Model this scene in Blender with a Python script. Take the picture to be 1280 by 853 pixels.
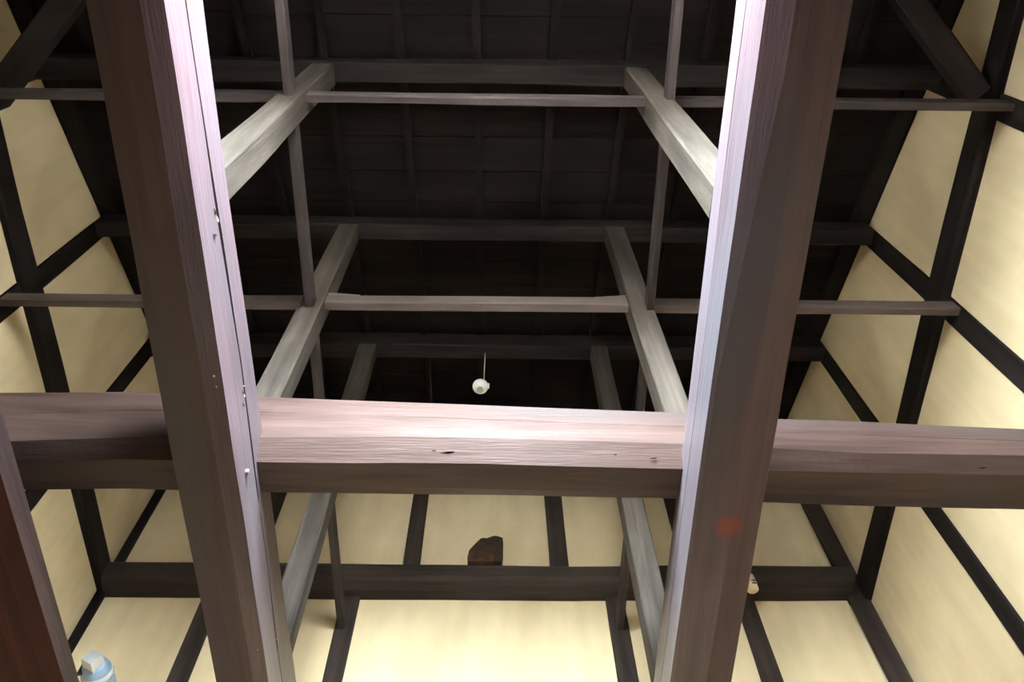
import bpy, bmesh, math, random
from mathutils import Vector, Matrix, noise

for o in list(bpy.data.objects):
    bpy.data.objects.remove(o)
S = bpy.context.scene
C = S.collection
random.seed(7)
EYE = 1.5                                   # eye height above the floor; z below is given relative to the eye

# ------------------------------------------------------------------ camera
def cam_axes(el, yaw, roll):
    ce, se = math.cos(el), math.sin(el)
    R = Matrix.Rotation(yaw, 3, 'Z')
    r, u, f = R @ Vector((1, 0, 0)), R @ Vector((0, -se, ce)), R @ Vector((0, ce, se))
    c, s = math.cos(roll), math.sin(roll)
    return c * r + s * u, -s * r + c * u, f
r, u, f = cam_axes(math.radians(63.31), math.radians(-1.8555), math.radians(-1.162))
cd = bpy.data.cameras.new('camera'); cam = bpy.data.objects.new('camera', cd); C.objects.link(cam)
cam.matrix_world = Matrix(((r.x, u.x, -f.x, 0), (r.y, u.y, -f.y, 0), (r.z, u.z, -f.z, EYE), (0, 0, 0, 1)))
cd.sensor_width = 36; cd.lens = 1090.8 / 1280 * 36; cd.clip_start = 0.02
S.camera = cam

# ------------------------------------------------------------------ sky and exposure
W = bpy.data.worlds.new('sky'); S.world = W; W.use_nodes = True
bg = W.node_tree.nodes['Background']
bg.inputs[0].default_value = (0.86, 0.93, 1.0, 1); bg.inputs[1].default_value = 30.0     # even bright overcast sky
S.view_settings.view_transform = 'Standard'; S.view_settings.look = 'None'
S.view_settings.exposure = 2.72; S.view_settings.gamma = 1.0; S.view_settings.use_curve_mapping = False

# room limits (relative to the eye: x right, y into the room)
XL, XR, YF, YB = -2.43, 2.27, 3.80, -0.36
SLOPE, RZ0 = 0.40, 4.45                     # underside of the roof: z = RZ0 + SLOPE*y
def roof_z(y): return RZ0 + SLOPE * y
ADDED_WIN = (-0.66, 0.60, 2.34, 3.55)              # unseen high window, added to light the beams from behind: x0 x1 z0 z1
ADDED_DOOR = (1.10, 1.42, -EYE, 0.60)              # unseen doorway gap, added to lift the undersides with fill light: x0 x1 z0 z1
for nm, op in (('added_window_portal', ADDED_WIN), ('added_door_portal', ADDED_DOOR)):
    pl_ = bpy.data.lights.new(nm, 'AREA'); pl_.shape = 'RECTANGLE'
    pl_.size = op[1] - op[0]; pl_.size_y = op[3] - op[2]; pl_.cycles.is_portal = True
    po = bpy.data.objects.new(nm, pl_); C.objects.link(po)
    po.location = ((op[0] + op[1]) / 2, YB - .24, (op[2] + op[3]) / 2 + EYE); po.rotation_euler = (math.radians(90), 0, 0)

# ------------------------------------------------------------------ materials
def nt(name):
    m = bpy.data.materials.new(name); m.use_nodes = True
    n = m.node_tree; return m, n.nodes, n.links, n.nodes['Principled BSDF']
def wood(name, dark, mid, light, rough=0.5, spec=0.4, bump=0.25, light_sheen=0.0, stain=None, tint=None):
    m, N, L, P = nt(name)
    tc = N.new('ShaderNodeTexCoord'); oi = N.new('ShaderNodeObjectInfo')
    off = N.new('ShaderNodeVectorMath'); off.operation = 'SCALE'; off.inputs[0].default_value = (13, 7, 5); L.new(oi.outputs['Random'], off.inputs['Scale'])
    add = N.new('ShaderNodeVectorMath'); add.operation = 'ADD'; L.new(tc.outputs['Object'], add.inputs[0]); L.new(off.outputs[0], add.inputs[1])
    def nz(scale, det, rgh, dist=0.0):
        mp = N.new('ShaderNodeMapping'); mp.inputs['Scale'].default_value = scale; L.new(add.outputs[0], mp.inputs['Vector'])
        t = N.new('ShaderNodeTexNoise'); t.inputs['Scale'].default_value = 1; t.inputs['Detail'].default_value = det
        t.inputs['Roughness'].default_value = rgh; t.inputs['Distortion'].default_value = dist; L.new(mp.outputs[0], t.inputs['Vector']); return t
    g = nz((1.3, 22, 22), 6, 0.6, 0.6); big = nz((1.1, 4, 4), 4, 0.55); fine = nz((7, 150, 150), 3, 0.6)
    mx = N.new('ShaderNodeMath'); mx.operation = 'MULTIPLY_ADD'; L.new(g.outputs['Fac'], mx.inputs[0]); mx.inputs[1].default_value = 0.5
    m2 = N.new('ShaderNodeMath'); m2.operation = 'MULTIPLY'; L.new(big.outputs['Fac'], m2.inputs[0]); m2.inputs[1].default_value = 0.5; L.new(m2.outputs[0], mx.inputs[2])
    cr = N.new('ShaderNodeValToRGB'); L.new(mx.outputs[0], cr.inputs['Fac'])
    e = cr.color_ramp.elements; e[0].position = 0.33; e[0].color = (*dark, 1); e[1].position = 0.68; e[1].color = (*light, 1)
    k = cr.color_ramp.elements.new(0.5); k.color = (*mid, 1)
    col = cr.outputs['Color']
    if tint:                                                   # bluish grey weathered patches
        tn = nz((0.9, 3.1, 3.1), 3, 0.5); tr = N.new('ShaderNodeValToRGB'); L.new(tn.outputs['Fac'], tr.inputs['Fac'])
        tr.color_ramp.elements[0].position = 0.48; tr.color_ramp.elements[1].position = 0.66
        mixt = N.new('ShaderNodeMix'); mixt.data_type = 'RGBA'; L.new(tr.outputs['Color'], mixt.inputs['Factor']); L.new(col, mixt.inputs['A']); mixt.inputs['B'].default_value = (*tint, 1)
        col = mixt.outputs['Result']
    if stain:                                                  # a round stain soaked into the timber
        for (p, rad, c) in stain:
            d = N.new('ShaderNodeVectorMath'); d.operation = 'DISTANCE'; L.new(tc.outputs['Object'], d.inputs[0]); d.inputs[1].default_value = p
            wob = N.new('ShaderNodeMath'); wob.operation = 'MULTIPLY_ADD'; L.new(fine.outputs['Fac'], wob.inputs[0]); wob.inputs[1].default_value = rad * 0.35; L.new(d.outputs['Value'], wob.inputs[2])
            mr = N.new('ShaderNodeMapRange'); L.new(wob.outputs[0], mr.inputs['Value']); mr.inputs['From Min'].default_value = rad * 0.85; mr.inputs['From Max'].default_value = rad * 1.3
            mr.inputs['To Min'].default_value = 1.0; mr.inputs['To Max'].default_value = 0.0
            ms = N.new('ShaderNodeMix'); ms.data_type = 'RGBA'; L.new(mr.outputs[0], ms.inputs['Factor']); L.new(col, ms.inputs['A']); ms.inputs['B'].default_value = (*c, 1)
            col = ms.outputs['Result']
    L.new(col, P.inputs['Base Color'])
    P.inputs['Sheen Weight'].default_value = light_sheen; P.inputs['Sheen Roughness'].default_value = 0.45; P.inputs['Sheen Tint'].default_value = (0.86, 0.86, 1.0, 1)   # bluish sheen standing in for side light on faces seen at grazing angles
    P.inputs['Roughness'].default_value = rough; P.inputs['Specular IOR Level'].default_value = spec
    ba = N.new('ShaderNodeMath'); ba.operation = 'ADD'; L.new(fine.outputs['Fac'], ba.inputs[0]); L.new(g.outputs['Fac'], ba.inputs[1])
    b = N.new('ShaderNodeBump'); b.inputs['Strength'].default_value = bump; b.inputs['Distance'].default_value = 0.006
    L.new(ba.outputs[0], b.inputs['Height']); L.new(b.outputs['Normal'], P.inputs['Normal'])
    return m
def plaster(name):
    m, N, L, P = nt(name)
    tc = N.new('ShaderNodeTexCoord')
    def nz(scale, det):
        mp = N.new('ShaderNodeMapping'); mp.inputs['Scale'].default_value = scale; L.new(tc.outputs['Object'], mp.inputs['Vector'])
        t = N.new('ShaderNodeTexNoise'); t.inputs['Scale'].default_value = 1; t.inputs['Detail'].default_value = det; L.new(mp.outputs[0], t.inputs['Vector']); return t
    a = nz((2.6, 2.6, 1.7), 5); fi = nz((60, 60, 30), 3); st = nz((11, 11, 0.8), 4)
    ad = N.new('ShaderNodeMath'); ad.operation = 'MULTIPLY_ADD'; L.new(a.outputs['Fac'], ad.inputs[0]); ad.inputs[1].default_value = 0.72
    h = N.new('ShaderNodeMath'); h.operation = 'MULTIPLY'; L.new(st.outputs['Fac'], h.inputs[0]); h.inputs[1].default_value = 0.28; L.new(h.outputs[0], ad.inputs[2])
    cr = N.new('ShaderNodeValToRGB'); L.new(ad.outputs[0], cr.inputs['Fac'])
    e = cr.color_ramp.elements; e[0].position = 0.34; e[0].color = (0.59, 0.465, 0.285, 1); e[1].position = 0.60; e[1].color = (0.74, 0.600, 0.380, 1)
    L.new(cr.outputs['Color'], P.inputs['Base Color']); P.inputs['Roughness'].default_value = 0.9; P.inputs['Specular IOR Level'].default_value = 0.2
    b = N.new('ShaderNodeBump'); b.inputs['Strength'].default_value = 0.12; b.inputs['Distance'].default_value = 0.01
    L.new(ad.outputs[0], b.inputs['Height']); L.new(b.outputs['Normal'], P.inputs['Normal'])
    return m
def plain(name, col, rough=0.5, spec=0.5, metal=0.0, var=0.0):
    m, N, L, P = nt(name)
    tc = N.new('ShaderNodeTexCoord'); t = N.new('ShaderNodeTexNoise'); t.inputs['Scale'].default_value = 25; t.inputs['Detail'].default_value = 4
    L.new(tc.outputs['Object'], t.inputs['Vector'])
    cr = N.new('ShaderNodeValToRGB'); L.new(t.outputs['Fac'], cr.inputs['Fac'])
    cr.color_ramp.elements[0].color = (*[c * (1 - var) for c in col], 1); cr.color_ramp.elements[1].color = (*[min(1, c * (1 + var)) for c in col], 1)
    cr.color_ramp.elements[0].position = 0.3; cr.color_ramp.elements[1].position = 0.7
    L.new(cr.outputs['Color'], P.inputs['Base Color'])
    P.inputs['Roughness'].default_value = rough; P.inputs['Specular IOR Level'].default_value = spec; P.inputs['Metallic'].default_value = metal
    return m
BEAM = dict(dark=(0.038, 0.019, 0.021), mid=(0.078, 0.040, 0.045), light=(0.120, 0.068, 0.074), rough=0.42, spec=0.45, tint=(0.068, 0.055, 0.064), light_sheen=0.10)
M_BEAM = wood('hewn_beam_wood', **BEAM)
M_BEAM_STAIN = wood('hewn_beam_wood_stained', **BEAM, stain=[((1.777, 0.003, -0.145), 0.046, (0.17, 0.030, 0.018))])
M_CROSS = wood('cross_beam_wood', (0.030, 0.014, 0.011), (0.066, 0.036, 0.030), (0.104, 0.064, 0.055), rough=0.5, spec=0.35, tint=(0.064, 0.048, 0.046), light_sheen=0.02)
M_RED = wood('red_brown_wood', (0.022, 0.005, 0.004), (0.060, 0.015, 0.012), (0.11, 0.034, 0.030), rough=0.45, spec=0.15, light_sheen=0.10)
M_LIT_EDGE = wood('lit_edge_wood', (0.13, 0.085, 0.095), (0.21, 0.15, 0.17), (0.30, 0.23, 0.25), rough=0.5, spec=0.4)  # pale tone stands in for light on the side beam's inner edge
M_POST = wood('grey_weathered_wood', (0.018, 0.0135, 0.011), (0.054, 0.043, 0.035), (0.104, 0.085, 0.070), rough=0.75, spec=0.2)
M_TIE = wood('brown_tie_wood', (0.05, 0.035, 0.031), (0.09, 0.066, 0.060), (0.13, 0.098, 0.088), rough=0.75, spec=0.2)
M_DARK = wood('sooty_wood', (0.006, 0.0045, 0.004), (0.014, 0.010, 0.009), (0.025, 0.018, 0.016), rough=0.8, spec=0.12)
M_LOG = wood('dark_log_wood', (0.015, 0.0105, 0.009), (0.036, 0.025, 0.021), (0.070, 0.052, 0.044), rough=0.75, spec=0.15)
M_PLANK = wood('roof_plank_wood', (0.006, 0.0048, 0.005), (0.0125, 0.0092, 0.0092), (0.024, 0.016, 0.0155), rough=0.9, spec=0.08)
M_TIE_DARK = wood('dark_tie_wood', (0.020, 0.014, 0.014), (0.043, 0.032, 0.031), (0.075, 0.058, 0.056), rough=0.75, spec=0.2)
M_PURLIN = wood('purlin_wood', (0.007, 0.005, 0.005), (0.016, 0.0115, 0.011), (0.034, 0.024, 0.023), rough=0.8, spec=0.12)
M_PLASTER = plaster('ochre_plaster')
M_FLOOR = plain('packed_earth', (0.25, 0.235, 0.235), 0.85, 0.2, var=0.25)
M_GRAVEL = plain('pale_gravel', (0.27, 0.25, 0.225), 0.9, 0.2, var=0.2)
M_WHITE = plain('white_plastic', (0.86, 0.88, 0.90), 0.4)
M_BLUE = plain('pale_blue_plastic', (0.42, 0.60, 0.82), 0.3, var=0.08)
M_SHADE = plain('dark_slot', (0.05, 0.07, 0.11), 0.5)
M_CREAM = plain('cream_ceramic', (0.72, 0.58, 0.36), 0.3, var=0.15)
M_STEEL = plain('grey_steel', (0.35, 0.35, 0.34), 0.4, metal=0.8)
M_CORD = plain('pale_cord', (0.5, 0.48, 0.40), 0.7)
M_RAW = plain('raw_splintered_wood', (0.22, 0.17, 0.135), 0.8, var=0.3)
M_CHUNK = wood('broken_log_end_wood', (0.022, 0.013, 0.010), (0.040, 0.024, 0.017), (0.13, 0.058, 0.024), rough=0.7, spec=0.2)
M_GLASS, _N, _L, _P = nt('added_window_glass')
_N.remove(_P); _t = _N.new('ShaderNodeBsdfTransparent'); _g = _N.new('ShaderNodeBsdfGlossy'); _g.inputs['Roughness'].default_value = 0.05
_t.inputs[0].default_value = (0.95, 0.98, 0.97, 1)
_x = _N.new('ShaderNodeMixShader'); _x.inputs[0].default_value = 0.06; _L.new(_t.outputs[0], _x.inputs[1]); _L.new(_g.outputs[0], _x.inputs[2])
_L.new(_x.outputs[0], _N['Material Output'].inputs['Surface'])

# ------------------------------------------------------------------ helpers
ROT = {'x': Matrix.Identity(3),
       'y': Matrix(((0, -1, 0), (1, 0, 0), (0, 0, 1))),        # local x runs along world y
       'z': Matrix(((0, 0, -1), (0, 1, 0), (1, 0, 0)))}        # local x runs along world z
def tag(o, label, cat, group=None):
    o['label'] = label; o['category'] = cat
    if group: o['group'] = group
    return o
def mesh(name, verts, faces, mat, origin=(0, 0, 0), R=None, parent=None, smooth=False):
    """verts relative to the eye; origin = the object's own base point"""
    R = R or Matrix.Identity(3); org = Vector(origin); Ri = R.transposed()
    me = bpy.data.meshes.new(name)
    me.from_pydata([Ri @ (Vector(v) - org) for v in verts], [], faces); me.materials.append(mat)
    bm = bmesh.new(); bm.from_mesh(me); bmesh.ops.recalc_face_normals(bm, faces=bm.faces); bm.to_mesh(me); bm.free()
    if smooth:
        for p in me.polygons: p.use_smooth = True
    o = bpy.data.objects.new(name, me); C.objects.link(o)
    mw = Matrix.Translation(org + Vector((0, 0, EYE))) @ R.to_4x4()
    if parent:
        o.parent = parent; o.matrix_basis = parent.matrix_basis.inverted() @ mw
    else:
        o.matrix_basis = mw
    return o
def empty(name, loc):
    o = bpy.data.objects.new(name, None); C.objects.link(o); o.matrix_basis = Matrix.Translation(Vector(loc) + Vector((0, 0, EYE))); o.empty_display_size = 0.1
    return o
def struct(o):
    o['kind'] = 'structure'; return o
def loft(rings):
    """rings: equal-length lists of points -> verts, faces with capped ends"""
    n = len(rings[0]); V = [p for rg in rings for p in rg]; F = []
    for i in range(len(rings) - 1):
        for j in range(n):
            a = i * n + j; b = i * n + (j + 1) % n
            F.append((a, b, b + n, a + n))
    F.append(tuple(range(n))); F.append(tuple((len(rings) - 1) * n + j for j in range(n)))
    return V, F
def ring3(axis, t, pts):
    if axis == 'x': return [(t, a, b) for a, b in pts]         # (y, z)
    if axis == 'y': return [(a, t, b) for a, b in pts]         # (x, z)
    return [(a, b, t) for a, b in pts]                         # (x, y)
def cham(a0, a1, b0, b1, c):
    c = min(c, (a1 - a0) * 0.45, (b1 - b0) * 0.45)
    return [(a0 + c, b0), (a1 - c, b0), (a1, b0 + c), (a1, b1 - c), (a1 - c, b1), (a0 + c, b1), (a0, b1 - c), (a0, b0 + c)]
_seed = [0.0]
def timber(name, axis, t0, t1, a0, a1, b0, b1, mat, c=0.008, wob=0.004, step=0.25, parent=None, shear=None):
    """a squared timber with slightly uneven hewn faces. shear(t) -> (da, db) offset along the run"""
    _seed[0] += 3.71; sd = _seed[0]
    n = max(2, int((t1 - t0) / step) + 1); rings = []
    base = cham(a0, a1, b0, b1, c); ca, cb = (a0 + a1) / 2, (b0 + b1) / 2
    for i in range(n + 1):
        t = t0 + (t1 - t0) * i / n
        da, db = shear(t) if shear else (0, 0)
        pts = []
        for j, (a, b) in enumerate(base):
            w1 = noise.noise((t * 1.1, sd + j * 0.45, 0.3)); w2 = noise.noise((t * 1.1, sd + j * 0.45, 9.1))
            pts.append((a + da + wob * w1 * 1.6, b + db + wob * w2 * 1.6))
        rings.append(ring3(axis, t, pts))
    V, F = loft(rings)
    if axis == 'x': org = (t0, ca, cb)
    elif axis == 'y': org = (ca, t0, cb)
    else: org = (ca, cb, t0)
    return mesh(name, V, F, mat, org, ROT[axis], parent)
def boxv(x0, x1, y0, y1, z0, z1):
    V = [(x, y, z) for z in (z0, z1) for x, y in ((x0, y0), (x1, y0), (x1, y1), (x0, y1))]
    return V, [(0, 1, 2, 3), (4, 5, 6, 7), (0, 1, 5, 4), (1, 2, 6, 5), (2, 3, 7, 6), (3, 0, 4, 7)]
def prism_x(poly, x0, x1):                                     # polygon in (y, z) extruded along x
    return loft([[(x0, y, z) for y, z in poly], [(x1, y, z) for y, z in poly]])
def prism_y(poly, y0, y1):                                     # polygon in (x, z) extruded along y
    return loft([[(x, y0, z) for x, z in poly], [(x, y1, z) for x, z in poly]])
def lathe(prof, seg=20, axis='z', c=(0, 0, 0)):                # prof: (radius, height along the axis)
    rings = []
    for r_, h in prof:
        ring = []
        for k in range(seg):
            a = 2 * math.pi * k / seg; p, q = r_ * math.cos(a), r_ * math.sin(a)
            ring.append((c[0] + p, c[1] + q, c[2] + h) if axis == 'z' else (c[0] + p, c[1] + h, c[2] + q))
        rings.append(ring)
    return loft(rings)

# ------------------------------------------------------------------ the room shell
FZ = -EYE
struct(mesh('floor', *boxv(XL - .2, XR + .2, YB - .2, YF + .2, FZ - .15, FZ), M_FLOOR, (0, 0, FZ)))
RF = 0.055                                                     # rafter depth below the planks
PT = 0.045                                                     # plaster panels stand this thick on the wall core
def wall_poly_side(): return [(YB - .2, FZ), (YF + .2, FZ), (YF + .2, roof_z(YF + .2) + RF + .04), (YB - .2, roof_z(YB - .2) + RF + .04)]
wl = struct(mesh('wall_left', *prism_x(wall_poly_side(), XL - .25, XL - .02 - PT), M_PLASTER, (XL - .1, 0, FZ)))
wr = struct(mesh('wall_right', *prism_x(wall_poly_side(), XR + .02 + PT, XR + .25), M_PLASTER, (XR + .1, 0, FZ)))
wf = struct(mesh('wall_far', *boxv(XL - .25, XR + .25, YF + .025 + PT, YF + .25, FZ, roof_z(YF) + .12), M_PLASTER, (0, YF + .1, FZ)))
V, F = [], []
for bx in ((XL - .25, ADDED_DOOR[0], FZ, ADDED_DOOR[3]), (ADDED_DOOR[1], XR + .25, FZ, ADDED_DOOR[3]), (XL - .25, XR + .25, ADDED_DOOR[3], ADDED_WIN[2]), (XL - .25, XR + .25, ADDED_WIN[3], roof_z(YB) + .08), (XL - .25, ADDED_WIN[0], ADDED_WIN[2], ADDED_WIN[3]), (ADDED_WIN[1], XR + .25, ADDED_WIN[2], ADDED_WIN[3])):
    v, fc = boxv(bx[0], bx[1], YB - .25, YB, bx[2], bx[3]); F += [tuple(k + len(V) for k in q) for q in fc]; V += v
wb = struct(mesh('wall_back', V, F, M_LOG, (0, YB - .1, FZ)))
struct(mesh('ground', *boxv(-30, 30, YB - 40, YB - .25, FZ - .25, FZ - .1), M_GRAVEL, (0, YB - 10, FZ - .1)))
def panel(poly, side):
    """a plaster panel filling one bay between the timbers"""
    if side == 'far': V, F = prism_y(poly, YF + .025, YF + .025 + PT); par = wf
    elif side == 'left': V, F = prism_x(poly, XL - .02 - PT, XL - .02); par = wl
    else: V, F = prism_x(poly, XR + .02, XR + .02 + PT); par = wr
    c = [sum(v[k] for v in V) / len(V) for k in range(3)]
    return mesh('plaster_panel', V, F, M_PLASTER, c, None, par)
# side walls: bays between the wall posts, above and below the long wall beam
PW = 0.060
SIDE_POSTS = [0.805, 1.815, 2.82]
edges = [YB] + SIDE_POSTS + [YF]
for side, zb0, zb1 in (('left', 4.12, 4.27), ('right', 4.05, 4.20)):
    for i in range(4):
        y0 = edges[i] + (PW - .012 if i else 0); y1 = edges[i + 1] - (PW - .012 if i < 3 else -.02)
        if i: panel([(y0, FZ), (y1, FZ), (y1, zb0 + .012), (y0, zb0 + .012)], side)
        else: panel([(y0, FZ), (y1, FZ), (y1, zb0 + .012), ((zb0 + .012 - RZ0) / SLOPE, zb0 + .012), (y0, roof_z(y0))], side)
        z0, z1 = roof_z(y0) - .01, roof_z(y1) - .01
        if z0 > zb1: panel([(y0, zb1 - .012), (y1, zb1 - .012), (y1, z1), (y0, z0)], side)
        else:
            yc = (zb1 - .012 - RZ0) / SLOPE
            panel([(yc, zb1 - .012), (y1, zb1 - .012), (y1, z1)], side)
LOG0, LOG1 = 4.08, 4.29
UP_POSTS = [(-1.585, .065), (-.552, .052), (.397, .062), (1.245, .055)]
LO_POSTS = [(-1.735, .055), (-.895, .053), (.724, .056), (1.520, .057)]
xs = [(XL, -.0)] + LO_POSTS + [(XR - .117, 0)]
for i in range(len(xs) - 1):
    panel([(xs[i][0] + xs[i][1] - .01, FZ), (xs[i + 1][0] - xs[i + 1][1] + .01, FZ), (xs[i + 1][0] - xs[i + 1][1] + .01, LOG0 + .02), (xs[i][0] + xs[i][1] - .01, LOG0 + .02)], 'far')
xs = [(XL, 0)] + UP_POSTS + [(XR - .117, 0)]
for i in range(len(xs) - 1):
    a, b = xs[i][0] + xs[i][1] - .01, xs[i + 1][0] - xs[i + 1][1] + .01
    panel([(a, LOG1 - .03), (b, LOG1 - .03), (b, roof_z(YF)), (a, roof_z(YF))], 'far')

# roof deck: solid layer with a hole for the skylight, and planks laid across the rafters
RF = 0.055                                                     # rafter depth below the planks
def roof_slab(x0, x1, y0, y1, lo, hi):
    V = [(x, y, roof_z(y) + k) for k in (lo, hi) for x, y in ((x0, y0), (x1, y0), (x1, y1), (x0, y1))]
    return V, [(0, 1, 2, 3), (4, 5, 6, 7), (0, 1, 5, 4), (1, 2, 6, 5), (2, 3, 7, 6), (3, 0, 4, 7)]
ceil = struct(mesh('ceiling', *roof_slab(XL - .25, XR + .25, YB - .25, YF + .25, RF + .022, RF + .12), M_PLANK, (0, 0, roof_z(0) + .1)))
R_RAFT = [-2.13, -1.73, -1.33, -.93, -.53, -.13, .27, .67, 1.07, 1.47, 1.87]
y = YB; k = 0
while y < YF:
    w = random.uniform(.205, .235); y1 = min(y + w - .004, YF)
    cut = random.choice([-1.33, -.93, .67, 1.07])
    spans = [(XL, cut - .002), (cut + .002, XR)]
    for x0, x1 in spans:
        dz = random.uniform(0, .005)
        V, F = roof_slab(x0, x1, y, y1, RF + dz, RF + .02)
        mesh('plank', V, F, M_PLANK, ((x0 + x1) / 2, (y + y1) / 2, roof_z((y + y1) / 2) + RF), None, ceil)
    y += w; k += 1
# unseen high window, added in the back wall for its light
wn = struct(empty('added_window_1', ((ADDED_WIN[0] + ADDED_WIN[1]) / 2, YB - .12, ADDED_WIN[2])))
xm = (ADDED_WIN[0] + ADDED_WIN[1]) / 2
for x0, x1, z0, z1 in ((ADDED_WIN[0], ADDED_WIN[0] + .03, ADDED_WIN[2], ADDED_WIN[3]), (ADDED_WIN[1] - .03, ADDED_WIN[1], ADDED_WIN[2], ADDED_WIN[3]), (ADDED_WIN[0] + .03, ADDED_WIN[1] - .03, ADDED_WIN[2], ADDED_WIN[2] + .03), (ADDED_WIN[0] + .03, ADDED_WIN[1] - .03, ADDED_WIN[3] - .03, ADDED_WIN[3]), (xm - .015, xm + .015, ADDED_WIN[2] + .03, ADDED_WIN[3] - .03)):
    mesh('added_window_frame', *boxv(x0, x1, YB - .15, YB - .10, z0, z1), M_LOG, (x0, YB - .12, z0), None, wn)
for x0, x1 in ((ADDED_WIN[0] + .03, xm - .015), (xm + .015, ADDED_WIN[1] - .03)):
    mesh('added_window_pane', *boxv(x0, x1, YB - .128, YB - .124, ADDED_WIN[2] + .03, ADDED_WIN[3] - .03), M_GLASS, (x0, YB - .126, ADDED_WIN[2]), None, wn)

dr = struct(empty('added_door_1', (1.25, YB - .12, FZ)))  # unseen doorway added as a source of fill light
for x0, x1, z0, z1 in ((ADDED_DOOR[0], ADDED_DOOR[0] + .06, FZ, ADDED_DOOR[3]), (ADDED_DOOR[1] - .06, ADDED_DOOR[1], FZ, ADDED_DOOR[3]), (ADDED_DOOR[0] + .06, ADDED_DOOR[1] - .06, ADDED_DOOR[3] - .06, ADDED_DOOR[3])):
    mesh('added_door_frame', *boxv(x0, x1, YB - .18, YB - .06, z0, z1), M_LOG, (x0, YB - .12, z0), None, dr)

# ------------------------------------------------------------------ rafters and purlins
def rafter(x, y0, y1, hw, label, mat=M_PLANK):
    n = 8; rings = []
    for i in range(n + 1):
        yy = y0 + (y1 - y0) * i / n; jx = .004 * noise.noise((yy * .9, x * 7, 2)); z = roof_z(yy)
        rings.append([(x - hw + jx, yy, z), (x + hw + jx, yy, z), (x + hw + jx, yy, z + RF - .001), (x - hw + jx, yy, z + RF - .001)])
    V, F = loft(rings)
    return tag(mesh('rafter', V, F, mat, (x, y0, roof_z(y0)), ROT['y']), label, 'rafter', 'rafters under the roof planks')
for x in R_RAFT:
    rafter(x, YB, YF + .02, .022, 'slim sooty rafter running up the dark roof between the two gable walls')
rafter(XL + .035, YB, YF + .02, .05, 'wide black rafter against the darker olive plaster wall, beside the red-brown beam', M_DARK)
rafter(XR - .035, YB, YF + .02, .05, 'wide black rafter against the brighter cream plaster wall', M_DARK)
for y0, y1, zb, lab in ((.735, .845, 4.62, 'dark roof purlin carried by the lowest pair of grey posts'),
                        (1.745, 1.840, 5.01, 'dark roof purlin above the tie with two wedges'),
                        (2.740, 2.850, 5.385, 'dark roof purlin from which the white detector hangs')):
    o = timber('roof_purlin', 'x', XL, XR, y0, y1, zb, roof_z((y0 + y1) / 2) - .002, M_PURLIN, .006, .006, .3)
    tag(o, lab, 'beam', 'roof purlins')

# ------------------------------------------------------------------ wall timbers
WORDS = ['beside the corner brace', 'midway between brace and far wall', 'next to the far wall corner']
for (x0, x1, tone) in ((XL - .07, XL - .005, 'olive shaded'), (XR + .005, XR + .07, 'bright cream')):
    for yc, wd in zip(SIDE_POSTS, WORDS):
        o = timber('wall_post', 'z', FZ, roof_z(yc) - .002, x0, x1, yc - PW, yc + PW, M_DARK, .006, .004, .4)
        tag(o, 'black wall post in the %s plaster wall, %s' % (tone, wd), 'post', 'posts in the side walls')
o = timber('long_beam', 'y', YB, YF, XL - .06, XL + .022, 4.11, 4.27, M_DARK, .01, .008, .3)
tag(o, 'long black beam along the olive shaded plaster wall', 'beam')
o = timber('long_beam', 'y', YB, YF, XR - .022, XR + .06, 4.04, 4.205, M_DARK, .01, .008, .3)
tag(o, 'long black beam along the bright cream plaster wall', 'beam')
o = timber('corner_post', 'z', FZ, roof_z(YF - .02) - .004, XR - .105, XR + .019, YF - .02, YF + .024, M_LOG, .008, .005, .4)
tag(o, 'thick dark corner post where far wall meets bright cream wall', 'post', 'corner posts')
o = timber('corner_post', 'z', FZ, roof_z(YF - .02) - .004, XL - .019, XL + .04, YF - .01, YF + .024, M_DARK, .006, .004, .4)
tag(o, 'thin black corner post where far wall meets olive shaded wall', 'post', 'corner posts')
UPW = ['half hidden by cracked beam', 'between cracked beam and log stub', 'between log stub and red stained beam', 'half hidden by red stained beam']
for (xc, hw), wd in zip(UP_POSTS, UPW):
    o = timber('far_wall_post', 'z', LOG1 - .03, roof_z(YF) - .004, xc - hw, xc + hw, YF - .002, YF + .068, M_LOG, .005, .004, .3)
    tag(o, 'short dark post above the far wall log, ' + wd, 'post', 'posts above the log')
LOW = ['near the shaded wall', 'at a tie end near cracked beam', 'at a tie end near red stained beam', 'beneath the small cream knob']
for (xc, hw), wd in zip(LO_POSTS, LOW):
    o = timber('far_wall_post', 'z', FZ, LOG0 + .02, xc - hw, xc + hw, YF - .002, YF + .068, M_LOG, .006, .005, .35)
    tag(o, 'dark post below the far wall log, ' + wd, 'post', 'posts below the log')
# hewn log across the far wall
rings = []
prof = [(3.69, 4.10), (3.675, 4.13), (3.675, 4.215), (3.70, 4.255), (3.76, 4.285), (3.86, 4.29), (3.86, 4.075), (3.75, 4.082)]
for i in range(25):
    x = XL + .03 + (XR - .08 - XL - .03) * i / 24
    sag = -.012 * math.sin(math.pi * i / 24) + .008 * noise.noise((x * .8, 3, 1))
    rings.append([(x, yy + .010 * noise.noise((x * 1.2, j * .8, 5)), z + sag + .008 * noise.noise((x * 1.2, j * .8, 8))) for j, (yy, z) in enumerate(prof)])
o = mesh('log_beam', *loft(rings), M_LOG, (XL, 3.77, 4.18), ROT['x'])
tag(o, 'dark hewn log lying across the far plaster wall', 'beam')

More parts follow.
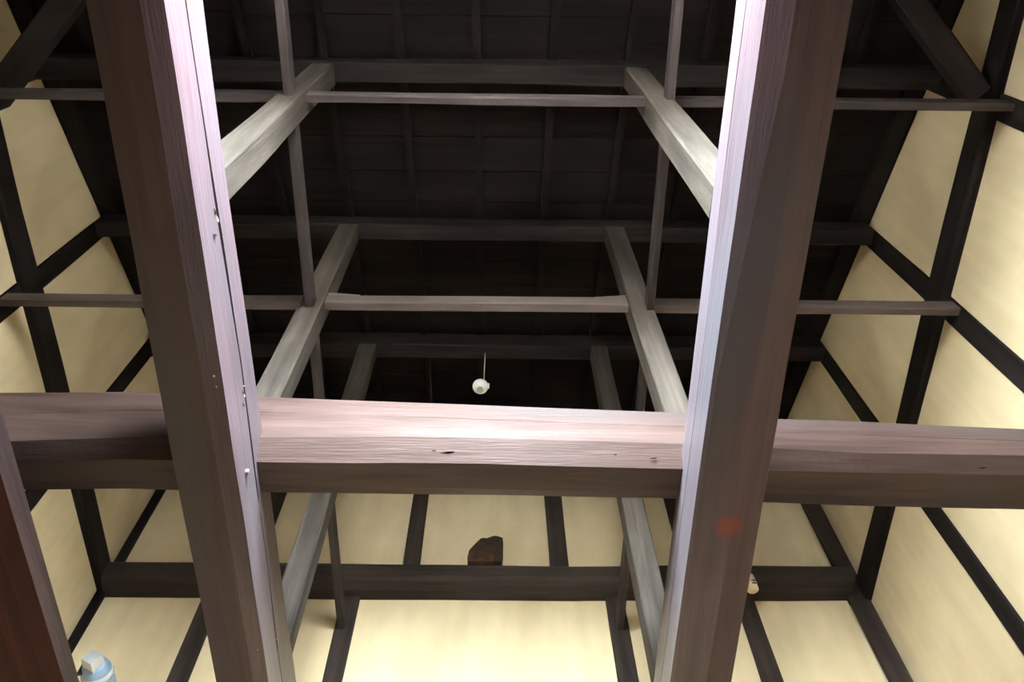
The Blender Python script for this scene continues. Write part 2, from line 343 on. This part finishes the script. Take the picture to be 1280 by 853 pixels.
# ------------------------------------------------------------------ the two big beams running into the room
def chipped(name, rings, mat, org, axis): return mesh(name, *loft(rings), mat, org, ROT[axis])
def lerp(a, b, t): return a + (b - a) * t
def lin(tab, t):
    if t <= tab[0][0]: (t0, a), (t1, b) = tab[0], tab[1]
    elif t >= tab[-1][0]: (t0, a), (t1, b) = tab[-2], tab[-1]
    else:
        for (t0, a), (t1, b) in zip(tab, tab[1:]):
            if t0 <= t <= t1: break
    return a + (b - a) * (t - t0) / (t1 - t0)
BY0, BY1 = YB, YF + .03
NST = 150
# beam on the side of the shaded wall: inner face with a long split
rings = []
for i in range(NST + 1):
    yy = BY0 + (BY1 - BY0) * i / NST
    q = lambda k, a=.006: a * noise.noise((yy * .9, k * 2.3, 4.0)) + a * .35 * noise.noise((yy * 3.1, k * 2.3, 7.0))
    b2 = (-.822 + q(1), 2.272 + q(2)); tp = (-.808 + q(3), 2.530 + q(4, .01))
    s = lin([(-1, .50), (.24, .53), (1.0, .60), (1.3, .62), (1.75, .55), (2.0, .55), (2.7, .48), (3.6, .45)], yy) + .02 * noise.noise((yy * 2.2, 1, 1))
    wcr = max(0.0012, .0068 * (0.85 + noise.noise((yy * 1.7, 8, 2))) * (1 if yy < 2.5 else .5))
    if 1.83 < yy < 1.90: wcr = .0006
    P_ = lambda t, off=0: (lerp(b2[0], tp[0], t) - off, lerp(b2[1], tp[1], t))
    dw = wcr / .26
    pts = [(-.873 + q(5), 2.256 + q(6, .004)), b2, P_(s * .5), P_(s - dw), P_(s, .012 + wcr * 6), P_(s + dw), P_(min(.97, s + .3)), tp,
           (-.85 + q(7), 2.62), (-.92, 2.68), (-.98, 2.67), (-1.035, 2.58), (-1.030 + q(9, .005), 2.36), (-1.022 + q(9, .005), 2.298)]
    rings.append(ring3('y', yy, pts))
bl = tag(chipped('main_beam', rings, M_BEAM, (-.93, BY0, 2.24), 'y'), 'massive hewn beam with a long open crack along its pale inner face', 'beam', 'two massive hewn beams running to the far wall')
# beam on the side of the bright wall
rings = []
for i in range(NST + 1):
    yy = BY0 + (BY1 - BY0) * i / NST
    q = lambda k, a=.005: a * noise.noise((yy * .9, k * 1.9, 14.0)) + a * .35 * noise.noise((yy * 3.1, k * 2.3, 17.0))
    ch = .050 * max(0.0, min(1, (1.25 - yy) / .9)) + .012
    md = (.627 + q(1, .003), 2.386 + q(2, .004)); b2 = (.640 - .006 * yy + q(3), 2.252 + q(4, .003))
    wcr = max(0.0006, .0032 * (0.6 + noise.noise((yy * 1.5, 18, 2))))
    pts = [(.848 + q(5), 2.252), (lerp(b2[0], .848, .55), 2.222 + q(6, .004)), (b2[0] + ch, 2.252 - .60 * ch + q(7, .002)), b2, (md[0], md[1] - wcr), (md[0] + .012 + wcr * 3, md[1]), (md[0], md[1] + wcr),
           (.630 + q(8, .003), 2.50 + q(9, .006)), (.68, 2.535), (.82, 2.535), (.865, 2.48), (.868 + q(10), 2.31)]
    rings.append(ring3('y', yy, pts))
br_ = tag(chipped('main_beam', rings, M_BEAM_STAIN, (.745, 0, 2.38), 'y'), 'massive hewn beam with a round red stain on its underside', 'beam', 'two massive hewn beams running to the far wall')
# splintered wood, plug and chips on the beams
def splinter(parent, p, n_dir, long_dir, size, mat=M_RAW, name='splinter'):
    n_dir = Vector(n_dir).normalized(); l = Vector(long_dir).normalized(); s_ = n_dir.cross(l); p = Vector(p)
    a, b, h = size
    V = [p - l * a - n_dir * .004, p - s_ * b - n_dir * .004, p + l * a * .8 - n_dir * .004, p + s_ * b * .7 - n_dir * .004, p + n_dir * h + l * a * .2]
    return mesh(name, [tuple(v) for v in V], [(0, 1, 2, 3), (0, 1, 4), (1, 2, 4), (2, 3, 4), (3, 0, 4)], mat, tuple(p), None, parent)
for (yy, z, a) in ((.80, 2.40, .3), (.83, 2.41, -.5), (.86, 2.37, .9), (1.40, 2.41, .5), (1.42, 2.42, -.6), (1.44, 2.40, .2), (1.39, 2.43, 1.2), (2.42, 2.42, .7), (2.45, 2.40, 1.0), (2.40, 2.44, .4)):
    splinter(bl, (-.812, yy, z), (1, 0, 0), (0, math.cos(a), math.sin(a)), (.014, .0022, .003))
for (yy, z) in ((1.30, 2.262), (2.36, 2.258), (1.26, 2.256)):
    splinter(bl, (-.838, yy, z), (.5, 0, -.86), (0, 1, .1), (.005, .004, .001))
V, F = lathe([(.0085, -.012), (.0085, .003), (.006, .004)], 10)
o = mesh('plug', [(-.811 + v[2], 1.66 + v[0], 2.345 + v[1]) for v in V], F, M_RAW, (-.806, 1.66, 2.345), None, bl)
for (x, yy) in ((.690, 1.735), (.706, 1.69), (.714, 1.70), (.745, 1.51), (.70, 2.36), (.80, 2.33), (.77, 2.60), (.735, 1.62)):
    splinter(br_, (x, yy, 2.240), (0, 0, -1), (.7, .6, 0), (.005, .0035, .001), name='chip')

# ------------------------------------------------------------------ transverse beam lying on the two
# measured slopes z/y of its five long edges, along x
def ray(px, py):
    d = r * ((px - 640) / 1090.8) + u * (-(py - 426.5) / 1090.8) + f; return d
XT = [(0, (491.6, 552, 577, 603, 613)), (160, (490, 546.6, 575, 601, 611)), (340, (497, 546.6, 578, 606, 616)), (605, (507, 547.5, 580, 611.7, 618.7)), (855, (516, 555, 586.6, 615, 624)),
      (975, (524.5, 561, 589.5, 616.5, 628.7)), (1080, (527.5, 566.6, 591.7, 621, 633)), (1280, (537, 569.6, 594, 625, 637))]
YE = (1.625, 1.645, 1.706, 1.810, 1.842)                       # how far into the room each edge lies
def skew(x): return .018 * x
tabs = []
for e_ in range(5):
    tb = []
    for px, ys in XT:
        d = ray(px, ys[e_]); yy = YE[e_]; 
        for _ in range(4): x = d.x / d.y * yy; yy = YE[e_] + skew(x)
        tb.append((x, d.z / d.y * yy))
    tabs.append(tb)
rings = []
for i in range(121):
    x = XL - .03 + (XR - XL + .06) * i / 120; sk_ = skew(x)
    xx = max(tabs[0][0][0] - .3, min(x, tabs[0][-1][0] + .3))
    e = [(YE[k] + sk_ + .003 * noise.noise((x * 1.3, k, 3)), lin(tabs[k], xx) + .003 * noise.noise((x * 2.3, k * 3, 6))) for k in range(5)]
    s = .55 + .1 * noise.noise((x * .6, 5, 5)); w = max(.0003, .0028 * (noise.noise((x * 1.4, 2, 9)) + .25))
    L_ = lambda t, o=0: (lerp(e[1][0], e[0][0], t) + o, lerp(e[1][1], e[0][1], t))
    dw = w / max(.05, e[0][1] - e[1][1])
    pts = [e[0], L_(s + dw), L_(s, .003 + w * 5), L_(s - dw), e[1], e[2], e[3], e[4], (1.855 + sk_, e[4][1] + .08), (1.85 + sk_, e[0][1] + .01), (1.75 + sk_, e[0][1] + .035), (1.66 + sk_, e[0][1] + .025)]
    rings.append(ring3('x', x, pts))
bt = tag(mesh('cross_beam', *loft(rings), M_CROSS, (XL, 1.76, 2.45), ROT['x']), 'massive hewn cross beam with pale lit face resting on the two main beams', 'beam')
for (x, z, l) in ((-.17, 2.485, .03), (.53, 2.475, .018), (.40, 2.49, .014), (-.22, 2.49, .02), (1.66, 2.46, .02)):
    splinter(bt, (x, 1.675 + skew(x), z), (0, -.77, -.63), (1, 0, .1), (l, .003, .002), M_DARK, 'gouge')

# red-brown beam low on the shaded side
rings = []
for i in range(61):
    yy = BY0 + (BY1 - BY0) * i / 60
    q = lambda k, a=.004: a * noise.noise((yy * .9, k * 1.9, 24.0))
    pts = [(-1.83, 2.14), (-1.475 + q(1), 2.150 + q(2)), (-1.469 + q(3), 2.165), (-1.478 + q(4), 2.236 + q(5)), (-1.53, 2.285), (-1.80, 2.30), (-1.85, 2.25)]
    rings.append(ring3('y', yy, pts))
br2 = tag(mesh('side_beam', *loft(rings), M_RED, (-1.65, BY0, 2.14), ROT['y']), 'dark red-brown beam with a paler edge, crossing under the cross beam', 'beam')

br2.data.materials.append(M_LIT_EDGE)                              # inner edge painted paler, its light put into the colour
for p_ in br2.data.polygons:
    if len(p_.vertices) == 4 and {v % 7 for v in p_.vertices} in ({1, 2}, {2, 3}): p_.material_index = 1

# ------------------------------------------------------------------ grey posts on the beams, ties and wedges
POSTS = [(.80, 2.53, 4.62, 'standing in the lowest roof bay'), (1.79, 2.70, 5.01, 'rising from the cross beam'), (2.79, 2.53, 5.385, 'seen below the cross beam')]
for (xc, side) in ((-.912, 'cracked beam'), (.690, 'red stained beam')):
    for yc, z0, z1, wd in POSTS:
        hx = .056
        zz = z0 - .01 if z0 > 2.6 else z0
        o = timber('roof_post', 'z', zz, z1, xc - hx, xc + hx, yc - .055, yc + .055, M_POST, .006, .004, .2)
        tag(o, 'square grey weathered post %s, over the %s' % (wd, side), 'post', 'grey posts carrying the purlins')
for xc, lab in ((-.909, 'thin brown tie threaded through the posts over the cracked beam'), (.724, 'thin brown tie threaded through the posts over the red stained beam')):
    dx = .0
    o = timber('tie_rail', 'y', YB, YF - .002, xc - .018, xc + .018, 3.795, 3.885, M_TIE_DARK, .003, .003, .3)
    tag(o, lab, 'tie beam', 'ties running to the far wall')
t1 = timber('tie_rail', 'x', XL - .004, XR + .004, .763, .800, 3.905, 3.985, M_TIE_DARK, .003, .004, .3)
tag(t1, 'thin brown tie crossing the room through the lowest pair of posts', 'tie beam', 'ties crossing from wall to wall')
t2 = timber('tie_rail', 'x', XL - .004, XR + .004, 1.757, 1.797, 3.895, 3.985, M_TIE, .003, .004, .3)
tag(t2, 'thin brown tie with wedges crossing through the posts on the cross beam', 'tie beam', 'ties crossing from wall to wall')
for s_, xw in ((1, -.856), (-1, .634)):
    poly = [(xw, 3.985), (xw + s_ * .16, 3.985), (xw + s_ * .16, 3.996), (xw, 4.022)]
    mesh('wedge', *prism_y(poly, 1.757, 1.797), M_TIE, (xw, 1.777, 3.985), None, t2)
# corner braces
def brace(p0, p1, hw, z0, z1, label):
    a = Vector((p0[0], p0[1], 0)); b = Vector((p1[0], p1[1], 0)); d = (b - a).normalized(); s_ = Vector((-d.y, d.x, 0))
    Rm = Matrix((d, s_, Vector((0, 0, 1)))).transposed(); n = 10; rings = []
    for i in range(n + 1):
        c = a.lerp(b, i / n); pr = cham(-hw, hw, z0, z1, .008)
        rings.append([(c.x + s_.x * (v + .004 * noise.noise((i * .5, j, 1))), c.y + s_.y * v, z + .004 * noise.noise((i * .5, j, 6))) for j, (v, z) in enumerate(pr)])
    return tag(mesh('corner_brace', *loft(rings), M_PURLIN, (p0[0], p0[1], z0), Rm), label, 'brace', 'diagonal corner braces')
brace((2.20, .76), (1.14, -.30), .055, 4.06, 4.19, 'dark diagonal brace meeting the bright cream plaster wall')
brace((-2.37, .86), (-1.21, -.30), .055, 4.10, 4.23, 'dark diagonal brace meeting the olive shaded plaster wall')

# ------------------------------------------------------------------ small things
# broken log end on top of the log
out = [(-.186, 4.27), (.024, 4.27), (.028, 4.34), (.036, 4.45), (.032, 4.508), (.005, 4.522), (-.018, 4.527), (-.045, 4.517), (-.070, 4.502), (-.090, 4.507), (-.112, 4.500), (-.130, 4.470), (-.160, 4.420), (-.182, 4.38), (-.190, 4.32)]
cx, cz = -.08, 4.38
rg = []
for yy, k in ((3.86, 1.0), (3.705, 1.0), (3.695, .94)):
    rg.append([(cx + (x - cx) * k, yy + .006 * noise.noise((x * 9, z * 9, yy)), (cz + (z - cz) * k) if z > 4.28 else z) for x, z in out])
tag(mesh('log_stub', *loft(rg), M_CHUNK, (cx, 3.78, 4.27), ROT['y']), 'rough brown sawn log end sitting on the log beam', 'log end')
# hanging detector
dt = empty('heat_detector', (-.120, 2.80, 4.88)); tag(dt, 'round white detector hanging on a cord from the dark purlin', 'detector')
mesh('detector_body', *lathe([(.020, -.020), (.030, -.018), (.034, -.006), (.046, -.002), (.050, .010), (.050, .030), (.044, .038), (.01, .040)], 24, 'z', (-.120, 2.80, 4.895)), M_WHITE, (-.120, 2.80, 4.895), None, dt, True)
mesh('sensor_ring', *lathe([(.016, -.026), (.021, -.026), (.021, -.018), (.016, -.018)], 20, 'z', (-.120, 2.80, 4.895)), M_STEEL, (-.12, 2.80, 4.87), None, dt)
mesh('mounting_clip', *boxv(-.076, -.062, 2.79, 2.81, 4.905, 4.940), M_WHITE, (-.07, 2.8, 4.92), None, dt)
mesh('cord', *lathe([(.0028, 0), (.0028, .46)], 8, 'z', (-.098, 2.80, 4.93)), M_CORD, (-.098, 2.8, 4.93), None, dt)
# cream knob on the log, half behind the beam
kb = empty('cream_knob', (1.525, 3.655, 3.955)); tag(kb, 'small cream knob with a metal loop fixed to the log beam', 'fixture')
mesh('knob_body', *lathe([(.028, 0), (.034, .004), (.035, .060), (.032, .068), (.034, .078), (.032, .112), (.024, .124), (.008, .128)], 20, 'z', (1.525, 3.640, 3.965)), M_CREAM, (1.525, 3.64, 3.965), None, kb, True)
for zz in (3.985, 4.008):
    mesh('slot', *boxv(1.520, 1.545, 3.6035, 3.610, zz, zz + .008), M_SHADE, (1.53, 3.61, zz), None, kb)
ring = []
for i in range(13):
    a = math.pi * i / 12; c0 = Vector((1.535 + .014 * math.cos(a), 3.640, 4.088 + .028 * math.sin(a)))
    ring.append([tuple(c0 + Vector((math.cos(a) * .004 * math.cos(b), .004 * math.sin(b), math.sin(a) * .004 * math.cos(b)))) for b in [2 * math.pi * k / 6 for k in range(6)]])
mesh('loop', *loft(ring), M_STEEL, (1.535, 3.640, 4.09), None, kb)
# pale blue fixture beside the red-brown beam
fx = empty('blue_fixture', (-1.37, 2.28, 2.10)); tag(fx, 'pale blue cylinder with a square white end block beside the red-brown beam', 'fixture')
LX, LY, LZ = -1.340, 2.300, 2.13
mesh('housing', *lathe([(.030, -.012), (.040, -.006), (.047, .016), (.050, .06), (.050, .70), (.045, .71)], 28, 'y', (LX, LY, LZ)), M_BLUE, (LX, LY, LZ), None, fx, True)
mesh('collar', *lathe([(.044, .018), (.0515, .022), (.0525, .034), (.050, .040)], 28, 'y', (LX, LY, LZ)), M_WHITE, (LX, LY, LZ), None, fx, True)
Rb = Matrix.Rotation(math.radians(28), 3, 'Y')
V, F = boxv(-.024, .024, -.050, 0, -.024, .024)
mesh('end_block', [tuple(Vector((LX + .0, LY, LZ - .006)) + Rb @ Vector(v)) for v in V], F, M_WHITE, (LX, LY, LZ), None, fx)
mesh('slot', *boxv(LX - .050, LX - .032, LY + .002, LY + .012, LZ - .030, LZ + .015), M_SHADE, (LX - .04, LY, LZ), None, fx)
mesh('bracket', *boxv(-1.475, LX - .03, LY + .30, LY + .34, LZ + .01, LZ + .05), M_WHITE, (-1.42, LY + .3, LZ + .02), None, fx)
